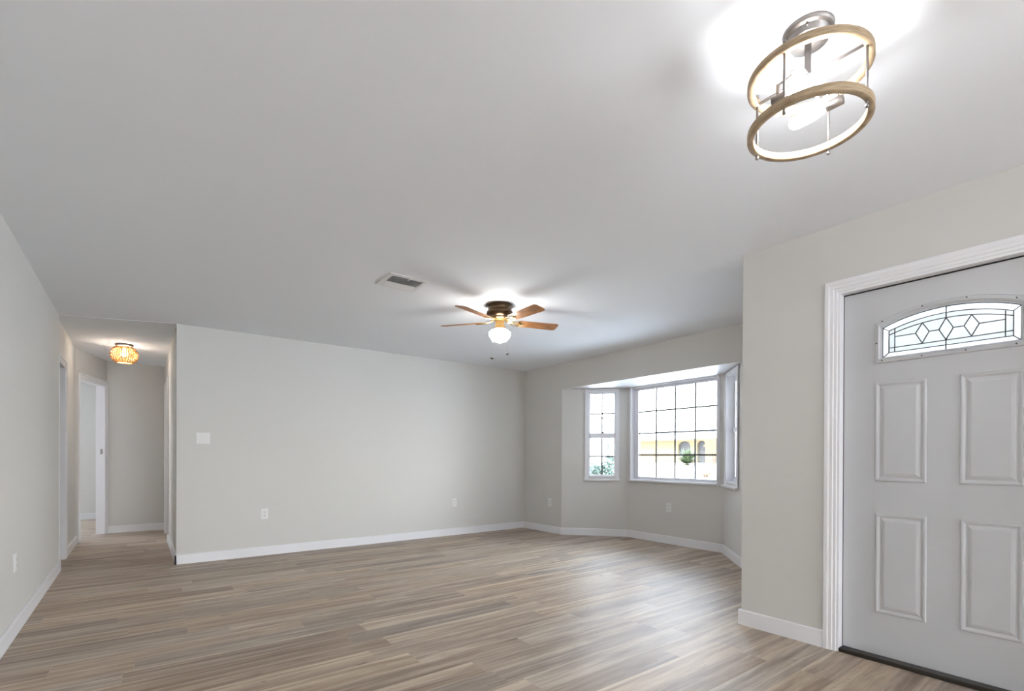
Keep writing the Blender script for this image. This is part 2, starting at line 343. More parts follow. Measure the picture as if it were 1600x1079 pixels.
bb('baseboard_bedroom', 'white baseboard of the room beyond the doorway', ((-4.1, 11.2), (0.3, 11.2), 1))

# ------------------------------------------------------------------ casings
def casing(name, label, A, B, side, s0, s1, ztop, w_=0.065, t=0.018, depth=0.12, near=1.0, extra=()):
    """moulded casing round an opening s0..s1 plus the jamb lining; built as one trim mesh"""
    m = MB()
    k_ = w_/0.065
    prof = [(0, 0.0), (0, 0.009), (0.003*k_, 0.011), (0.017*k_, 0.011), (0.021*k_, 0.0145), (0.036*k_, 0.0145), (0.042*k_, t-0.001), (0.046*k_, t), (0.062*k_, t), (w_, t-0.003), (w_, 0.0)]
    n = len(prof); vs = []
    for fs_ in (lambda o: (s0-o*near, 0), lambda o: (s0-o*near, ztop+o), lambda o: (s1+o, ztop+o), lambda o: (s1+o, 0)):
        vs += [(fs_(o)[0], -d, fs_(o)[1]) for o, d in prof]
    m.add(vs, [(j*n+i, j*n+(i+1) % n, (j+1)*n+(i+1) % n, (j+1)*n+i) for j in range(3) for i in range(n)]+[tuple(range(n)), tuple(range(4*n-1, 3*n-1, -1))])
    jt = 0.012
    m.box(s0, s0+jt, -0.006, depth, 0, ztop-jt); m.box(s1-jt, s1, -0.006, depth, 0, ztop-jt); m.box(s0, s1, -0.006, depth, ztop-jt, ztop)
    for e in extra: m.box(*e)
    m.xf(frame_of(A, B, side))
    return struct(m.build(name, 'trim'), label, 'trim')
casing('trim_1', 'stepped white casing around the front door', (XD, YC), (XD, YREAR), 1, YC-1.128, YC-0.203, 2.052, depth=0.115,
       extra=[(YC-1.120, YC-1.105, 0.085, 0.115, 0, 2.04), (YC-0.228, YC-0.213, 0.085, 0.115, 0, 2.04)])
casing('trim_2', 'white casing of the first doorway on the left of the hallway', (XH, YH), DG0, 1, 0.14, 0.68, 2.04, t=0.02)
casing('trim_3', 'white casing of the open doorway in the angled hallway wall', DG0, DG1, 1, 0.10, 0.855, 2.08, depth=0.10, t=0.02, w_=0.062, near=0.35)
casing('trim_4', 'white casing of the door on the right of the hallway', (XW, 9.03), (XW, YB), 1, 0.45, 1.30, 2.04)
th = MB().prism([(XD-0.006, 0.215), (XD+0.11, 0.215), (XD+0.11, 1.116), (XD-0.006, 1.116)], 0.0, 0.022)
struct(th.build('trim_5', 'threshold', bevel=0.004), 'dark bronze threshold under the front door', 'threshold')

# ------------------------------------------------------------------ front door
DXF = XD+0.05                     # room face of the door slab
DY0, DY1 = 0.219, 1.113           # edges (latch out of frame, hinge/left edge)
DC = 0.666
def arc_z(y, zc, ze, half):       # arch height at y: apex zc at the middle, ze at +-half
    s_ = zc-ze; R = (half*half+s_*s_)/(2*s_)
    return zc - R + math.sqrt(max(R*R-(y-DC)**2, 0))
def arch_outline(y0, y1, zb, zc, ze, n=24):
    half = (y1-y0)/2
    top = [(y0+(y1-y0)*k/n, arc_z(y0+(y1-y0)*k/n, zc, ze, half)) for k in range(n+1)]
    return [(y0, zb)] + top + [(y1, zb)]
GY0, GY1, GZ0, GZC, GZE = 0.398, 0.934, 1.654, 1.876, 1.818
out_gl = arch_outline(GY0, GY1, GZ0, GZC, GZE)
# slab with the glass opening left clear: build the front skin as strips around the arch
def slab():
    m = MB(); x0, x1 = DXF, DXF+0.044; zt = 2.043; z0 = 0.024
    m.box(x0, x1, DY0, DY1, z0, GZ0); m.box(x0, x1, DY0, GY0, GZ0, zt); m.box(x0, x1, GY1, DY1, GZ0, zt)
    tp = out_gl[1:-1]
    for (ya, za), (yb, zb) in zip(tp[:-1], tp[1:]):
        vs = [(x, y, z) for x in (x0, x1) for (y, z) in ((ya, za), (yb, zb), (yb, zt), (ya, zt))]
        m.add(vs, [(0,1,2,3),(7,6,5,4),(0,4,5,1),(2,6,7,3)])
    return m
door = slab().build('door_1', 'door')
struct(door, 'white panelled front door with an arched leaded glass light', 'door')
def panel(y0, y1, z0, z1):
    """embossed panel: outer moulding ridge, groove and raised field, as concentric rectangular loops"""
    loops = [(0, 0.0), (0.004, -0.004), (0.010, -0.0045), (0.016, -0.001), (0.021, 0.004), (0.027, 0.0035), (0.033, -0.001), (0.043, -0.005), (0.048, -0.005)]
    loops = [(d, h*0.7) for d, h in loops]
    vs = []; fs = []
    for d, h in loops:
        vs += [(DXF+h-0.0045, y0+d, z0+d), (DXF+h-0.0045, y1-d, z0+d), (DXF+h-0.0045, y1-d, z1-d), (DXF+h-0.0045, y0+d, z1-d)]
    vs[0:4] = [(DXF, a, b) for _, a, b in vs[0:4]]
    for i in range(len(loops)-1):
        for k in range(4): fs.append((4*i+k, 4*i+(k+1) % 4, 4*i+4+(k+1) % 4, 4*i+4+k))
    n = 4*(len(loops)-1); fs.append((n, n+1, n+2, n+3))
    return MB().add(vs, fs)
for (y0, y1, z0, z1) in ((0.738, 0.962, 0.978, 1.521), (0.385, 0.609, 0.978, 1.521), (0.735, 0.957, 0.256, 0.803), (0.383, 0.604, 0.256, 0.803)):
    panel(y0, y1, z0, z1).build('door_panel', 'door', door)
# insert frame (white, raised rim round the glass)
def strip(m, a, b, wd, x0, x1):          # flat bar between two yz points on the door
    a = Vector(a); b = Vector(b); t = (b-a).normalized(); n = Vector((-t.y, t.x))*wd/2
    q = [a-n, b-n, b+n, a+n]
    vs = [(x, p.x, p.y) for x in (x0, x1) for p in q]
    m.add(vs, [(0,1,2,3),(7,6,5,4),(0,4,5,1),(1,5,6,2),(2,6,7,3),(3,7,4,0)])
def band(outline_a, outline_b, xa, xb, m):
    n = len(outline_a)
    vs = [(xa, *p) for p in outline_a]+[(xb, *p) for p in outline_b]
    m.add(vs, [(i, (i+1) % n, n+(i+1) % n, n+i) for i in range(n)])
m = MB()
o0 = arch_outline(GY0-0.030, GY1+0.030, GZ0-0.030, GZC+0.032, GZE+0.030)
o1 = arch_outline(GY0-0.026, GY1+0.026, GZ0-0.026, GZC+0.028, GZE+0.026)
o2 = arch_outline(GY0-0.012, GY1+0.012, GZ0-0.012, GZC+0.014, GZE+0.012)
o3 = arch_outline(GY0-0.006, GY1+0.006, GZ0-0.006, GZC+0.006, GZE+0.006)
band(o0, o1, DXF, DXF-0.008, m); band(o1, o2, DXF-0.008, DXF-0.011, m); band(o2, o3, DXF-0.011, DXF-0.005, m); band(o3, out_gl, DXF-0.005, DXF+0.012, m); band(out_gl, out_gl, DXF+0.012, DXF+0.044, m)
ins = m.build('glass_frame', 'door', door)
for (y, z) in ((0.929, 1.851), (0.757, 1.893), (0.585, 1.895), (0.412, 1.849), (0.955, 1.735), (0.377, 1.735), (0.929, 1.637), (0.758, 1.637), (0.587, 1.637), (0.412, 1.637)):
    MB().lathe([(0.0032, -0.0015), (0.0032, 0.003)], 12).xf(Matrix.Translation((DXF-0.012, y, z)) @ Matrix.Rotation(PI/2, 4, 'Y')).build('screw_cap', 'screw', ins)
# glass panes
XG = DXF+0.016
inner = arch_outline(0.425, 0.905, 1.679, 1.844, 1.797)
m = MB(); n = len(inner); m.add([(XG, *p) for p in inner]+[(XG+0.004, *p) for p in inner], [tuple(range(n)), tuple(range(2*n-1, n-1, -1))]+[(i, (i+1) % n, n+(i+1) % n, n+i) for i in range(n)])
m.build('glass_pane', 'frost', door)
m = MB(); band(out_gl, inner, XG, XG, m)
vs = [(XG+0.003, *p) for p in out_gl]+[(XG+0.003, *p) for p in inner]; m.add(vs, [(i, (i+1) % n, n+(i+1) % n, n+i) for i in range(n)])
tag(m.build('glass_border', 'frost_edge', door), 'rippled clear border glass')
# caming
m = MB(); X0, X1 = XG-0.004, XG+0.001; cw = 0.0042
def poly(pts, wd=cw, closed=False):
    q = list(pts) + ([pts[0]] if closed else [])
    for a, b in zip(q[:-1], q[1:]):
        if (Vector(a)-Vector(b)).length > 1e-5: strip(m, a, b, wd, X0, X1)
poly(out_gl, 0.006, True); poly(inner, cw, True)
for a, b in (((GY0, GZ0), (0.425, 1.679)), ((GY1, GZ0), (0.905, 1.679)), ((GY0, GZE), (0.425, 1.797)), ((GY1, GZE), (0.905, 1.797))): poly([a, b])
arc3 = arch_outline(0.425, 0.905, 1.679, 1.818, 1.774)[1:-1]; poly(arc3)
poly([(0.425, 1.704), (0.905, 1.704)]); poly([(0.879, 1.679), (0.879, 1.806)]); poly([(0.452, 1.679), (0.452, 1.803)])
poly([(0.667, GZ0), (0.667, 1.714)]); poly([(0.667, 1.81), (0.667, GZC)])
for yc in (0.762, 0.667, 0.571):
    top = 1.818-0.0 if abs(yc-0.667) < 0.01 else 1.812
    poly([(yc, top), (yc+0.028, 1.762), (yc, 1.706), (yc-0.028, 1.762)], cw, True)
for a, b in ((0.879, 0.790), (0.734, 0.695), (0.639, 0.599), (0.543, 0.452)): poly([(a, 1.762), (b, 1.762)])
tag(m.build('leaded_caming', 'came', door), 'dark caming of diamonds and arcs')
# dark strips paint the shaded gap at the slab's top and left edge
m = MB().box(DXF-0.002, DXF+0.04, DY1+0.0005, 1.1155, 0.022, 2.0405).box(DXF-0.002, DXF+0.04, DY0, 1.1155, 2.0402, 2.0425-0.0)
m = MB().box(DXF-0.001, DXF+0.04, 1.1125, 1.1165, 0.022, 2.040).box(DXF-0.001, DXF-0.0002, DY0, 1.1165, 2.0325, 2.0405)
m.build('door_gap_shade', 'dark', door)

# unseen roof, added outside to keep sky light off the door glass
struct(MB().box(XD+TH, 6.2, -2.4, YC-TH, 2.50, 2.62).build('added_shade_roof', 'trim'), 'unseen roof added to shade the front door glass', 'roof')
# hallway doors
m = MB().box(XW+0.06, XW+0.095, 7.745, 8.565, 0.01, 2.025)
struct(m.build('door_2', 'trim'), 'closed white door on the right of the hallway', 'door')
kb = MB().lathe([(0.026, 0), (0.026, 0.006), (0.010, 0.01), (0.010, 0.03), (0.026, 0.04), (0.026, 0.055), (0.012, 0.062)], 20).xf(Matrix.Translation((XW+0.06, 7.81, 0.95)) @ Matrix.Rotation(-PI/2, 4, 'Y'))
kb.build('door_knob', 'nickel', bpy.data.objects['door_2'])
sp = MB().box(0.8425, 0.8435, 0.020, 0.050, 1.12, 1.19).box(0.840, 0.8425, 0.028, 0.042, 1.14, 1.17).xf(frame_of(DG0, DG1, 1))
so = sp.build('strike_plate', 'hinge'); so.parent = bpy.data.objects['trim_3']
# door slab swung open inside the room beyond (its edge shows beside the jamb)
m = MB().box(0, 0.74, -0.0175, 0.0175, 0.012, 2.05).xf(Matrix.Translation((*(frame_of(DG0, DG1, 1) @ Vector((0.13, 0.14, 0))).xy, 0)) @ Matrix.Rotation(math.radians(158), 4, 'Z'))
struct(m.build('door_3', 'trim'), 'white door swung open into the room beyond the hallway', 'door')

# ------------------------------------------------------------------ bay windows
def window(name, label, A, B, s0, s1, z0, z1, fw, cols, rows, hung, sill, cas, depth=0.05, side=1, fwz=None):
    T = frame_of(A, B, side); fwz = fwz or fw
    root = empty(name); struct(root, label, 'window')
    # jamb liner of the recess
    m = MB(); jt = 0.008; d1 = 0.10
    m.box(s0, s0+jt, -0.001, d1, z0, z1); m.box(s1-jt, s1, -0.001, d1, z0, z1); m.box(s0, s1, -0.001, d1, z1-jt, z1); m.box(s0, s1, -0.001, d1, z0, z0+jt)
    m.xf(T).build('window_jamb', 'vinyl', root)
    if cas:
        m = MB(); c0, c1, ct, wd = cas
        m.box(c0, s0+0.004, -0.014, 0, z0-0.03, ct); m.box(s1-0.004, c1, -0.014, 0, z0-0.03, ct); m.box(c0, c1, -0.014, 0, z1-0.004, ct)
        m.box(c0, c0+0.02, -0.02, 0, z0-0.03, ct); m.box(c1-0.02, c1, -0.02, 0, z0-0.03, ct)
        m.xf(T).build('window_casing', 'trim', root, bevel=0.002)
    a, b, pr, zt = sill
    MB().box(a, b, -pr, 0.03, zt-0.026, zt).xf(T).build('window_sill', 'trim', root, bevel=0.005)
    # frame
    y0, y1 = depth, depth+0.045
    m = MB(); a, b, c_, d = s0+jt, s1-jt, z0+jt, z1-jt
    m.box(a, s0+fw, y0, y1, c_, d); m.box(s1-fw, b, y0, y1, c_, d); m.box(a, b, y0, y1, c_, z0+fwz); m.box(a, b, y0, y1, z1-fwz, d)
    m.xf(T).build('window_frame', 'vinyl', root, bevel=0.003)
    gs0, gs1, gz0, gz1 = s0+fw, s1-fw, z0+fwz, z1-fwz
    zones = [(gz0, gz1)]
    if hung:
        zones = [(gz0, hung[0]), (hung[1], gz1)]
        MB().box(gs0-0.004, gs1+0.004, y0-0.022, y1, hung[0], hung[1]).xf(T).build('meeting_rail', 'vinyl', root, bevel=0.003)
        m = MB(); xm = (gs0+gs1)/2
        m.box(xm-0.022, xm+0.022, y0-0.018, y0+0.004, hung[1], hung[1]+0.010); m.box(xm-0.005, xm+0.03, y0-0.022, y0-0.006, hung[1]+0.010, hung[1]+0.018)
        tag(m.xf(T).build('sash_lock', 'shutter', root), 'small grey sash lock')
    for (za, zb) in zones:
        MB().box(gs0, gs1, y0+0.020, y0+0.024, za, zb).xf(T).build('glass_pane', 'glass', root)
        m = MB(); mw = 0.0105
        for k in range(1, cols): x = gs0+(gs1-gs0)*k/cols; m.box(x-mw, x+mw, y0+0.012, y0+0.019, za, zb)
        nr = rows//len(zones)
        for k in range(1, nr): z = za+(zb-za)*k/nr; m.box(gs0, gs1, y0+0.011, y0+0.018, z-mw, z+mw)
        tag(m.xf(T).build('muntin_grid', 'muntin', root), 'dark grey muntin grid')
    return root
window('window_1', 'narrow double-hung window left of the big bay window', BA, BB, 0.375, 0.755, 0.83, 2.02, 0.024, 2, 4, (1.372, 1.440), (0.312, 0.812, 0.035, 0.80), (0.325, 0.800, 2.058, 0.05), depth=0.03)
window('window_2', 'big picture window with a four by four grid in the bay', BB, BC, 0.072, 1.387, 0.80, 2.06, 0.078, 4, 4, None, (0.060, 1.362, 0.035, 0.802), (0.064, 1.372, 2.066, 0.01), depth=0.055, fwz=0.042)
window('window_3', 'narrow double-hung window right of the big bay window, seen edge-on', BC, BD, 0.145, 0.60, 0.83, 2.02, 0.062, 2, 4, (1.39, 1.44), (0.045, 0.665, 0.045, 0.80), (0.085, 0.66, 2.058, 0.05), depth=0.070)

# ------------------------------------------------------------------ electrical plates
def place(T, root_name, label, cat, x, z, group=None):
    r = empty(root_name); r.matrix_world = T @ Matrix.Translation((x, 0, z)); tag(r, label, cat, group); return r
def outlet(T, x, z, label, group='outlets'):
    r = place(T, 'wall_outlet', label, 'outlet', x, z)
    MB().box(-0.036, 0.036, -0.006, 0, -0.058, 0.058).build('cover_plate', 'plate', r, bevel=0.002)
    for s_ in (1, -1):
        rc = MB().box(-0.017, 0.017, -0.0085, -0.005, s_*0.0195-0.0145, s_*0.0195+0.0145).build('receptacle', 'plate', r, bevel=0.001)
        m = MB()
        m.box(-0.009, -0.006, -0.0089, -0.008, s_*0.0195-0.002, s_*0.0195+0.008); m.box(0.006, 0.009, -0.0089, -0.008, s_*0.0195-0.002, s_*0.0195+0.008)
        m.box(-0.003, 0.003, -0.0089, -0.008, s_*0.0195-0.011, s_*0.0195-0.006)
        m.build('slot', 'slot', rc)
    return r
TB = frame_of((0, YB), (1, YB), 1)
outlet(TB, 1.111, 0.46, 'white outlet low on the back wall below the light switch')
outlet(TB, 3.543, 0.458, 'white outlet low on the back wall near the far corner')
outlet(frame_of((XR, YB), (XR, 0), 1), YB-5.424, 0.44, 'white outlet on the short wall between the corner and the bay')
outlet(frame_of(BB, BC, 1), 4.507-3.815, 0.465, 'white outlet under the big bay window')
outlet(frame_of((XL, 0), (XL, 9), 1), 4.262, 0.44, 'white outlet low on the left wall')
sw = place(TB, 'light_switch', 'white double rocker switch on the back wall beside the hallway', 'light switch', 0.527, 1.286)
MB().box(-0.062, 0.062, -0.006, 0, -0.058, 0.058).build('cover_plate', 'plate', sw, bevel=0.002)
for s_ in (-1, 1):
    MB().add([(s_*0.023-0.0165, -0.0065, -0.034), (s_*0.023+0.0165, -0.0065, -0.034), (s_*0.023+0.0165, -0.011, 0.034), (s_*0.023-0.0165, -0.011, 0.034),
              (s_*0.023-0.0165, -0.004, -0.034), (s_*0.023+0.0165, -0.004, -0.034), (s_*0.023+0.0165, -0.004, 0.034), (s_*0.023-0.0165, -0.004, 0.034)],
             [(0,1,2,3),(7,6,5,4),(0,4,5,1),(1,5,6,2),(2,6,7,3),(3,7,4,0)]).build('rocker', 'plate', sw)

# ------------------------------------------------------------------ ceiling vent
vx0, vx1, vy0, vy1 = 1.450, 1.762, 3.384, 3.678
vr = empty('ceiling_vent', ((vx0+vx1)/2, (vy0+vy1)/2, H)); tag(vr, 'white square air register in the ceiling near the fan', 'vent')
def V(m): return m.xf(Matrix.Translation((-(vx0+vx1)/2, -(vy0+vy1)/2, -H)))
ix0, ix1, iy0, iy1 = 1.488, 1.730, 3.425, 3.645
m = MB(); t0 = H-0.008
m.box(vx0, vx1, vy0, iy0, t0, H); m.box(vx0, vx1, iy1, vy1, t0, H); m.box(vx0, ix0, iy0, iy1, t0, H); m.box(ix1, vx1, iy0, iy1, t0, H)
V(m).build('vent_frame', 'vent', vr, bevel=0.003)
V(MB().box(ix0, ix1, iy0, iy1, H-0.0015, H-0.0005)).build('duct_shade_sheet', 'duct', vr)  # dark sheet paints the duct's shade, the ceiling above is solid
for k in range(12):
    y = iy0+0.010+k*0.0182
    a = math.radians(28 if y < 3.555 else -42)
    m = MB().box(ix0, ix1, -0.0080, 0.0080, -0.0005, 0.0005).xf(Matrix.Translation((0, y, H-0.0085)) @ Matrix.Rotation(a if y < 3.555 else a, 4, 'X'))
    V(m).build('slat', 'vent', vr)
V(MB().box(1.606, 1.612, 3.395, 3.44, H-0.016, H-0.007)).build('lever', 'vent', vr)

# ------------------------------------------------------------------ ceiling fan
fan = empty('ceiling_fan', (2.537, 3.541, H)); tag(fan, 'antique bronze ceiling fan with five oak blades and a lit white schoolhouse globe', 'ceiling fan')
MB().lathe([(0.112, 0), (0.114, -0.012), (0.106, -0.018), (0.104, -0.042), (0.108, -0.050), (0.117, -0.062), (0.118, -0.078), (0.110, -0.092), (0.092, -0.104), (0.080, -0.112)], 64).build('motor_housing', 'bronze', fan)
tag(MB().lathe([(0.080, -0.111), (0.082, -0.116), (0.078, -0.124), (0.045, -0.127)], 48).build('flywheel', 'brass', fan), 'brass rotor ring')
MB().lathe([(0.040, -0.120), (0.038, -0.150), (0.040, -0.156), (0.038, -0.185), (0.050, -0.196), (0.052, -0.212), (0.046, -0.214)], 40).build('light_kit', 'brass', fan)
MB().lathe([(0.046, -0.205), (0.052, -0.214), (0.080, -0.226), (0.095, -0.240), (0.097, -0.255), (0.090, -0.275), (0.072, -0.298), (0.050, -0.315), (0.025, -0.325), (0.004, -0.328)], 48).build('globe', 'globe', fan)
for (dx, dz) in ((-0.067, 1.975), (0.067, 2.012)):
    ox, oy = dx*math.cos(YAW), -dx*math.sin(YAW)
    ch = MB().tube([(ox*0.55, oy*0.55, -0.18), (ox*0.95, oy*0.95, -0.195), (ox, oy, -0.26), (ox, oy, dz-H)], 0.0011, 6).build('pull_chain', 'chain', fan)
    k = 1.4 if dx < 0 else 1.0
    MB().lathe([(0.003, 0.008), (0.011*k, 0.004), (0.012*k, -0.002), (0.004, -0.009)], 16, (ox, oy, dz-H)).build('fob', 'fob', ch)
BA0 = 54.4
for k in range(5):
    a = math.radians(BA0+72*k)
    R = Matrix.Rotation(a, 4, 'Z') @ Matrix.Translation((0, 0, -0.148)) @ Matrix.Rotation(math.radians(-12.5), 4, 'X')
    pts = [(0.165, -0.040), (0.185, -0.050), (0.532, -0.060), (0.550, -0.042), (0.550, 0.042), (0.532, 0.060), (0.185, 0.050), (0.165, 0.040)]
    bl = MB().prism(pts, 0.001, 0.007).xf(R).build('fan_blade', 'blade', fan, bevel=0.0015)
    m = MB()
    for s_ in (-1, 1): m.tube([(0.060, s_*0.004, 0.018), (0.095, s_*0.016, 0.004), (0.130, s_*0.034, -0.001), (0.175, s_*0.036, -0.003), (0.205, s_*0.020, -0.003), (0.215, 0, -0.003)], 0.0045, 8)
    m.tube([(0.060, 0, 0.018), (0.110, 0, 0.002), (0.175, 0, -0.003), (0.225, 0, -0.003)], 0.0065, 8)
    m.prism([(0.165, -0.03), (0.215, -0.018), (0.225, 0), (0.215, 0.018), (0.165, 0.03), (0.18, 0)], -0.002, 0.001)
    m.xf(R).build('blade_bracket', 'brass', bl)

# ------------------------------------------------------------------ foyer light (two wood rings)
fl = empty('semi_flush_light', (1.667, 0.677, H)); tag(fl, 'semi-flush ceiling light with two wooden rings and two glowing bulbs near the front door', 'ceiling light')
MB().lathe([(0.071, 0), (0.0705, -0.008), (0.067, -0.014), (0.059, -0.016), (0.0575, -0.018), (0.0575, -0.037), (0.055, -0.039), (0.010, -0.0395)], 64).build('canopy', 'nickel', fl)
for a in (200, 20):
    an = math.radians(a)
    MB().lathe([(0.004, 0), (0.004, 0.005), (0.001, 0.007)], 12).xf(Matrix.Translation((0.0575*math.cos(an), 0.0575*math.sin(an), -0.024)) @ Matrix.Rotation(an, 4, 'Z') @ Matrix.Rotation(PI/2, 4, 'Y')).build('canopy_screw', 'nickel', fl)
MB().box(-0.003, 0.003, -0.009, 0.009, -0.145, -0.038).build('stem', 'nickel', fl)
MB().ring(0.152, 0.171, -0.150, -0.126).build('wood_ring', 'ringwood', fl)
MB().ring(0.152, 0.171, -0.309, -0.285).build('wood_ring', 'ringwood', fl)
for k in range(4):
    c_, s_ = math.cos(k*PI/2), math.sin(k*PI/2)
    m = MB().tube([(0.158*c_, 0.158*s_, -0.112), (0.158*c_, 0.158*s_, -0.325)], 0.0038, 12)
    m.lathe([(0.0052, -0.318), (0.0052, -0.326), (0.002, -0.328)], 12, (0.158*c_, 0.158*s_, 0)).lathe([(0.0052, -0.118), (0.0052, -0.112), (0.002, -0.110)], 12, (0.158*c_, 0.158*s_, 0))
    m.build('rod', 'nickel', fl)
MB().box(-0.153, 0.153, -0.006, 0.006, -0.140, -0.137).build('crossbar', 'nickel', fl)
MB().box(-0.006, 0.006, -0.153, 0.153, -0.1435, -0.1405).build('crossbar', 'nickel', fl)
MB().box(-0.105, 0.105, -0.005, 0.005, -0.176, -0.172).box(-0.006, 0.006, -0.003, 0.003, -0.176, -0.14).build('socket_bar', 'nickel', fl)
for s_ in (1, -1):
    # sockets lie level, pointing in opposite directions
    xo = 0.078*s_; y0 = -0.072*s_; zz = -0.218
    sk = MB().lathe([(0.006, 0), (0.0145, 0.002), (0.0145, 0.046), (0.0125, 0.050)], 24).xf(Matrix.Translation((xo, y0, zz)) @ Matrix.Rotation(-s_*PI/2, 4, 'X')).build('socket', 'nickel', fl)
    MB().box(xo-0.005, xo+0.005, min(y0+0.014*s_, y0+0.022*s_), max(y0+0.014*s_, y0+0.022*s_), zz+0.012, -0.172).tube([(0.09*s_, 0, -0.174), (xo, y0+0.018*s_, -0.174)], 0.004, 8).build('arm', 'nickel', sk)
    bu = MB().lathe([(0.010, 0.048), (0.012, 0.056), (0.017, 0.072), (0.020, 0.090), (0.0205, 0.137), (0.017, 0.150), (0.010, 0.158), (0.003, 0.161)], 24)
    bu.xf(Matrix.Translation((xo, y0, zz)) @ Matrix.Rotation(-s_*PI/2, 4, 'X')).build('bulb', 'bulb', fl)

# ------------------------------------------------------------------ rattan hallway light
rl = empty('rattan_flush_light', (-0.147, 7.543, H-0.003)); tag(rl, 'round woven rattan flush-mount light glowing amber on the hallway ceiling', 'ceiling light')
MB().lathe([(0.085, 0), (0.085, -0.018), (0.080, -0.022), (0.02, -0.022)], 40).build('canopy', 'nickel', rl)
def rz(t):           # profile of the shade, t 0..1 from neck to bottom
    a = math.radians(28+t*118)
    return 0.132*math.sin(a)**0.85, -0.128+0.108*math.cos(a)
m = MB()
for k in range(36):
    a0 = 2*PI*k/36
    pts = []
    for i in range(13):
        t = i/12; r_, z_ = rz(t); w_ = (0.006 if (i+k) % 2 else -0.004)
        pts.append(((r_+w_)*math.cos(a0), (r_+w_)*math.sin(a0), z_))
    m.tube(pts, 0.0052, 6)
sh = m.build('rattan_shade', 'rattan', rl)
m = MB()
for i in range(13):
    r_, z_ = rz(i/12); seg = 72
    pts = [((r_+(0.005 if ((k//2)+i) % 2 else -0.005))*math.cos(2*PI*k/seg), (r_+(0.005 if ((k//2)+i) % 2 else -0.005))*math.sin(2*PI*k/seg), z_+(0.004 if k % 4 < 2 else -0.004)) for k in range(seg+1)]
    m.tube(pts, 0.0042, 5, cap=False)
m.build('rattan_weave', 'rattan', sh)
r_, z_ = rz(1.0)
MB().ring(r_-0.010, r_+0.006, z_-0.006, z_+0.004, 48).build('bottom_ring', 'rattan', rl)
MB().lathe([(0.012, -0.03), (0.014, -0.06), (0.030, -0.085), (0.036, -0.110), (0.030, -0.135), (0.014, -0.148), (0.003, -0.150)], 24).build('bulb', 'warm', rl)
light('rattan_glow', 'POINT', (-0.147, 7.543, 2.33), 38.0, (1, 0.90, 0.76), 0.05)
bpy.data.objects['rattan_glow'].parent = None

# ------------------------------------------------------------------ outdoors
def ray(px, py, d):           # point seen at a pixel, at depth d (used to site the far things)
    v = _f2 + _r3*((px-800)/FPX) + _u3*((HY-py)/FPX)
    return Vector((0, 0, CZ)) + v*d
GZ = -0.15
m = MB()
m.add([(-60, -70, GZ), (12, -70, GZ), (12, 110, GZ), (-60, 110, GZ), (26, -70, 0.10), (26, 110, 0.10), (36, -70, 0.62), (36, 110, 0.62), (120, -70, 0.9), (120, 110, 0.9)],
      [(0,1,2,3), (1,4,5,2), (4,6,7,5), (6,8,9,7)])
struct(m.build('ground', 'concrete'), 'sun-bleached ground and street outside the bay window', 'ground')
def ground_z(x):
    for (a, za), (b, zb) in (((-60, GZ), (12, GZ)), ((12, GZ), (26, 0.10)), ((26, 0.10), (36, 0.62)), ((36, 0.62), (120, 0.9))):
        if a <= x <= b: return za+(zb-za)*(x-a)/(b-a)
    return GZ
# yellow house across the street: facade on a plane x = const
XF = 38.0
def fy_at(px):                # y on the facade plane for a pixel column
    v = _f2 + _r3*((px-800)/FPX); return v.y/v.x*XF
def fz_at(px, py):
    v = _f2 + _r3*((px-800)/FPX) + _u3*((HY-py)/FPX); return CZ+v.z/v.x*XF
yl, yr = fy_at(985), fy_at(1150)
ev = fz_at(1060, 687)
hs = empty('yellow_house', (XF, (yl+yr)/2, 0.6)); tag(hs, 'low yellow stucco house with arched openings across the street', 'house')
O = Matrix.Translation((-XF, -(yl+yr)/2, -0.6))
ops = []
for (pa, pb) in ((1059.5, 1078.5), (1089, 1102)):
    ops.append((yl-fy_at(pa), yl-fy_at(pb), 0.62 if pa > 1080 else 1.35, ev-0.12))
m = wall_mb((XF, yl), (XF, yr), 1, 0.3, 0.3, ev, ops).xf(O)
m.build('house_wall', 'stucco', hs)
for (a, b, c0, d) in ops:                       # rounded arch head of each opening
    wq = b-a; n = 10; rr = wq*0.42
    pts = [(a, d), (a, d-rr)]+[(a+rr-rr*math.cos(t*PI/2/n), d-rr+(rr-0.02)*math.sin(t*PI/2/n)) for t in range(1, n+1)]
    pts += [(b-rr+rr*math.sin(t*PI/2/n), d-rr+(rr-0.02)*math.cos(t*PI/2/n)) for t in range(n+1)]+[(b, d)]
    vs = [(x, y, z) for y in (0.0, 0.3) for x, z in pts]; q = len(pts)
    mm = MB().add(vs, [tuple(range(q)), tuple(range(2*q-1, q-1, -1))]+[(i, (i+1) % q, q+(i+1) % q, q+i) for i in range(q)]).xf(frame_of((XF, yl), (XF, yr), 1))
    mm.xf(O).build('arch_head', 'stucco', hs)
for (a, b, c0, d) in ops:
    MB().box(a-0.1, b+0.1, 0.22, 0.28, c0-0.1, d+0.05).xf(frame_of((XF, yl), (XF, yr), 1)).xf(O).build('arched_window', 'shade', hs)
m = MB().add([(XF-0.7, yl+0.8, ev+0.02), (XF-0.7, yr-0.8, ev+0.02), (XF+5, yr-0.8, ev+1.7), (XF+5, yl+0.8, ev+1.7), (XF-0.7, yl+0.8, ev-0.02), (XF-0.7, yr-0.8, ev-0.02), (XF+5, yr-0.8, ev+1.5), (XF+5, yl+0.8, ev+1.5)],
             [(0,1,2,3),(7,6,5,4),(0,4,5,1),(1,5,6,2),(2,6,7,3),(3,7,4,0)])
m.xf(O).build('roof', 'roof', hs)
MB().box(XF-0.74, XF-0.70, yr-0.8, yl+0.8, ev-0.10, ev+0.06).xf(O).build('fascia', 'fascia', hs)
MB().box(XF+0.3, XF+9, yr, yl, 0.3, ev).xf(O).build('house_body', 'white_house', hs)
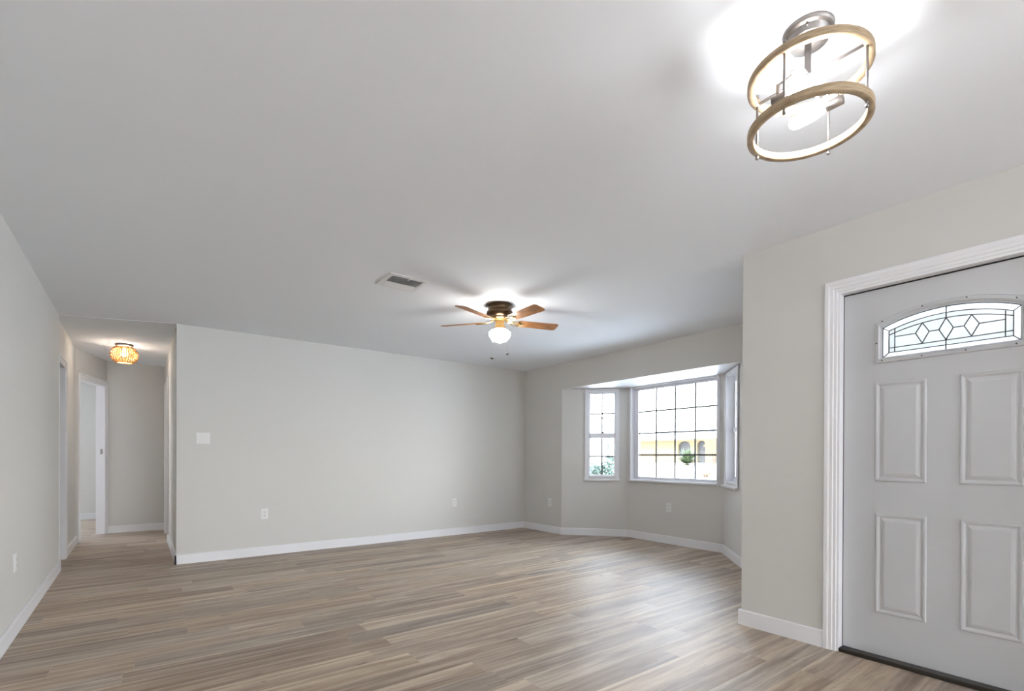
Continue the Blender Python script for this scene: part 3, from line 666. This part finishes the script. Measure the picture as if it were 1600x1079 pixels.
# white house seen through the left bay window
p = ray(940, 716, 62)
wh = empty('white_house', (p.x, p.y, 0.6)); tag(wh, 'white house with a small grey double window behind the shrubs', 'house')
wh.rotation_euler = (0, 0, math.atan2(p.y, p.x))
MB().box(0, 8, -3.9, 6.0, -0.3, 3.0).build('house_wall', 'white_house', wh)
MB().add([(-0.6, -4.2, 3.0), (-0.6, 6.6, 3.0), (8.6, 6.6, 3.0), (8.6, -4.2, 3.0), (4, -4.2, 4.8), (4, 6.6, 4.8)], [(0,1,5,4), (3,4,5,2), (0,4,3), (1,2,5), (0,3,2,1)]).build('roof', 'roof', wh)
for (a, b) in ((2.05, 2.75), (0.95, 1.65)):
    fr = MB().box(-0.06, 0.02, -1.02, -0.62, a-0.65, b-0.65).build('house_window', 'shutter', wh)
    MB().box(-0.09, -0.05, -1.10, -1.02, a-0.70, b-0.60).box(-0.09, -0.05, -0.62, -0.54, a-0.70, b-0.60).build('window_frame', 'white_house', fr)
# plants
def leaf_cloud(m, c, rad, n, size, flat=0.8):
    for _ in range(n):
        while True:
            v = Vector((random.uniform(-1, 1), random.uniform(-1, 1), random.uniform(-1, 1)))
            if 0.35 < v.length < 1: break
        p = Vector(c)+Vector((v.x*rad[0], v.y*rad[1], v.z*rad[2]))
        a = Vector((random.gauss(0, 1), random.gauss(0, 1), random.gauss(0, 1))).normalized(); b = a.orthogonal().normalized()
        s_ = size*random.uniform(0.6, 1.3)
        m.add([p-a*s_, p+b*s_*0.4, p+a*s_, p-b*s_*0.4], [(0, 1, 2, 3)])
def shrub(name, label, cat, px, d, w_, h_, matn, n=900, size=0.12, group=None, lift=0.0):
    p = ray(px, 716, d); gz = ground_z(p.x)
    r = empty(name, (p.x, p.y, gz)); tag(r, label, cat, group)
    m = MB(); leaf_cloud(m, (0, 0, h_*0.55+lift), (w_/2, w_/2, h_*0.5), n, size); fo = m.build('foliage', matn, r)
    m = MB()
    for k in range(5):
        a = k*1.26; m.tube([(0.03*math.cos(a), 0.03*math.sin(a), -0.05), (w_*0.12*math.cos(a), w_*0.12*math.sin(a), h_*0.3+lift*0.7), (w_*0.3*math.cos(a), w_*0.3*math.sin(a), h_*0.75+lift)], [0.05, 0.03, 0.012], 6)
    m.build('stem', 'bark', r)
shrub('shrub', 'green shrub at the left edge of the left bay window view', 'shrub', 922, 20, 0.9, 0.95, 'leaf', 700, 0.09)
shrub('shrub', 'broad green shrub in the middle of the left bay window view', 'shrub', 938, 17, 0.9, 1.0, 'leaf', 800, 0.09)
shrub('shrub', 'tallest green shrub at the right edge of the left bay window view', 'shrub', 957, 19, 0.9, 1.3, 'leaf', 800, 0.09)
shrub('shrub', 'low green shrub nearest the left bay window', 'shrub', 932, 12.5, 0.7, 0.62, 'leaf', 600, 0.07)
shrub('shrub', 'small green shrub in front of the tallest one', 'shrub', 953, 13.6, 0.6, 0.62, 'leaf', 500, 0.07)
shrub('shrub', 'ochre flowering shrub low in the right corner of the big window view', 'shrub', 1103, 26, 1.0, 0.45, 'dry', 200, 0.08)
shrub('shrub', 'thin ochre tree-like shrub in front of the yellow house', 'shrub', 1116, 36, 1.5, 1.5, 'dry', 420, 0.09, lift=0.7)
p = ray(1074, 716, 38)
ag = empty('yucca_plant', (p.x, p.y, ground_z(p.x))); tag(ag, 'spiky green yucca rosette in front of the arched window', 'plant')
m = MB()
for k in range(150):
    az = random.uniform(0, 2*PI); el = random.uniform(-0.15, 1.45); Lq = random.uniform(1.15, 1.55)
    d = Vector((math.cos(az)*math.cos(el), math.sin(az)*math.cos(el), math.sin(el))); s_ = Vector((-math.sin(az), math.cos(az), 0))*0.06
    b = Vector((0, 0, 0.12)); mid = b+d*Lq*0.5; tip = b+d*Lq-Vector((0, 0, 0.10*Lq))
    m.add([b-s_, b+s_, mid+s_*1.3, tip, mid-s_*1.3], [(0, 1, 2, 3, 4)])
m.build('leaf_rosette', 'agave', ag)
MB().tube([(0, 0, -0.05), (0, 0, 0.2)], [0.12, 0.10], 10).build('trunk', 'bark', ag)
p = ray(954, 716, 40); q0 = ray(941.5, 653, 40); q1 = ray(953, 654.5, 40)
sl = empty('street_lamp', (p.x, p.y, ground_z(p.x))); tag(sl, 'grey street lamp arm seen through the left bay window', 'street lamp')
sl2 = Vector((p.x, p.y, ground_z(p.x)))
MB().tube([(0, 0, 0), (0, 0, (q1-sl2).z)], 0.05, 8).build('pole', 'white_house', sl)
MB().tube([q1-sl2, q0-sl2], 0.05, 8).build('lamp_arm', 'pole', sl)
MB().box(-0.2, 0.2, -0.12, 0.12, -0.06, 0.06).build('lamp_head', 'pole', sl, loc=tuple(q0-sl2))
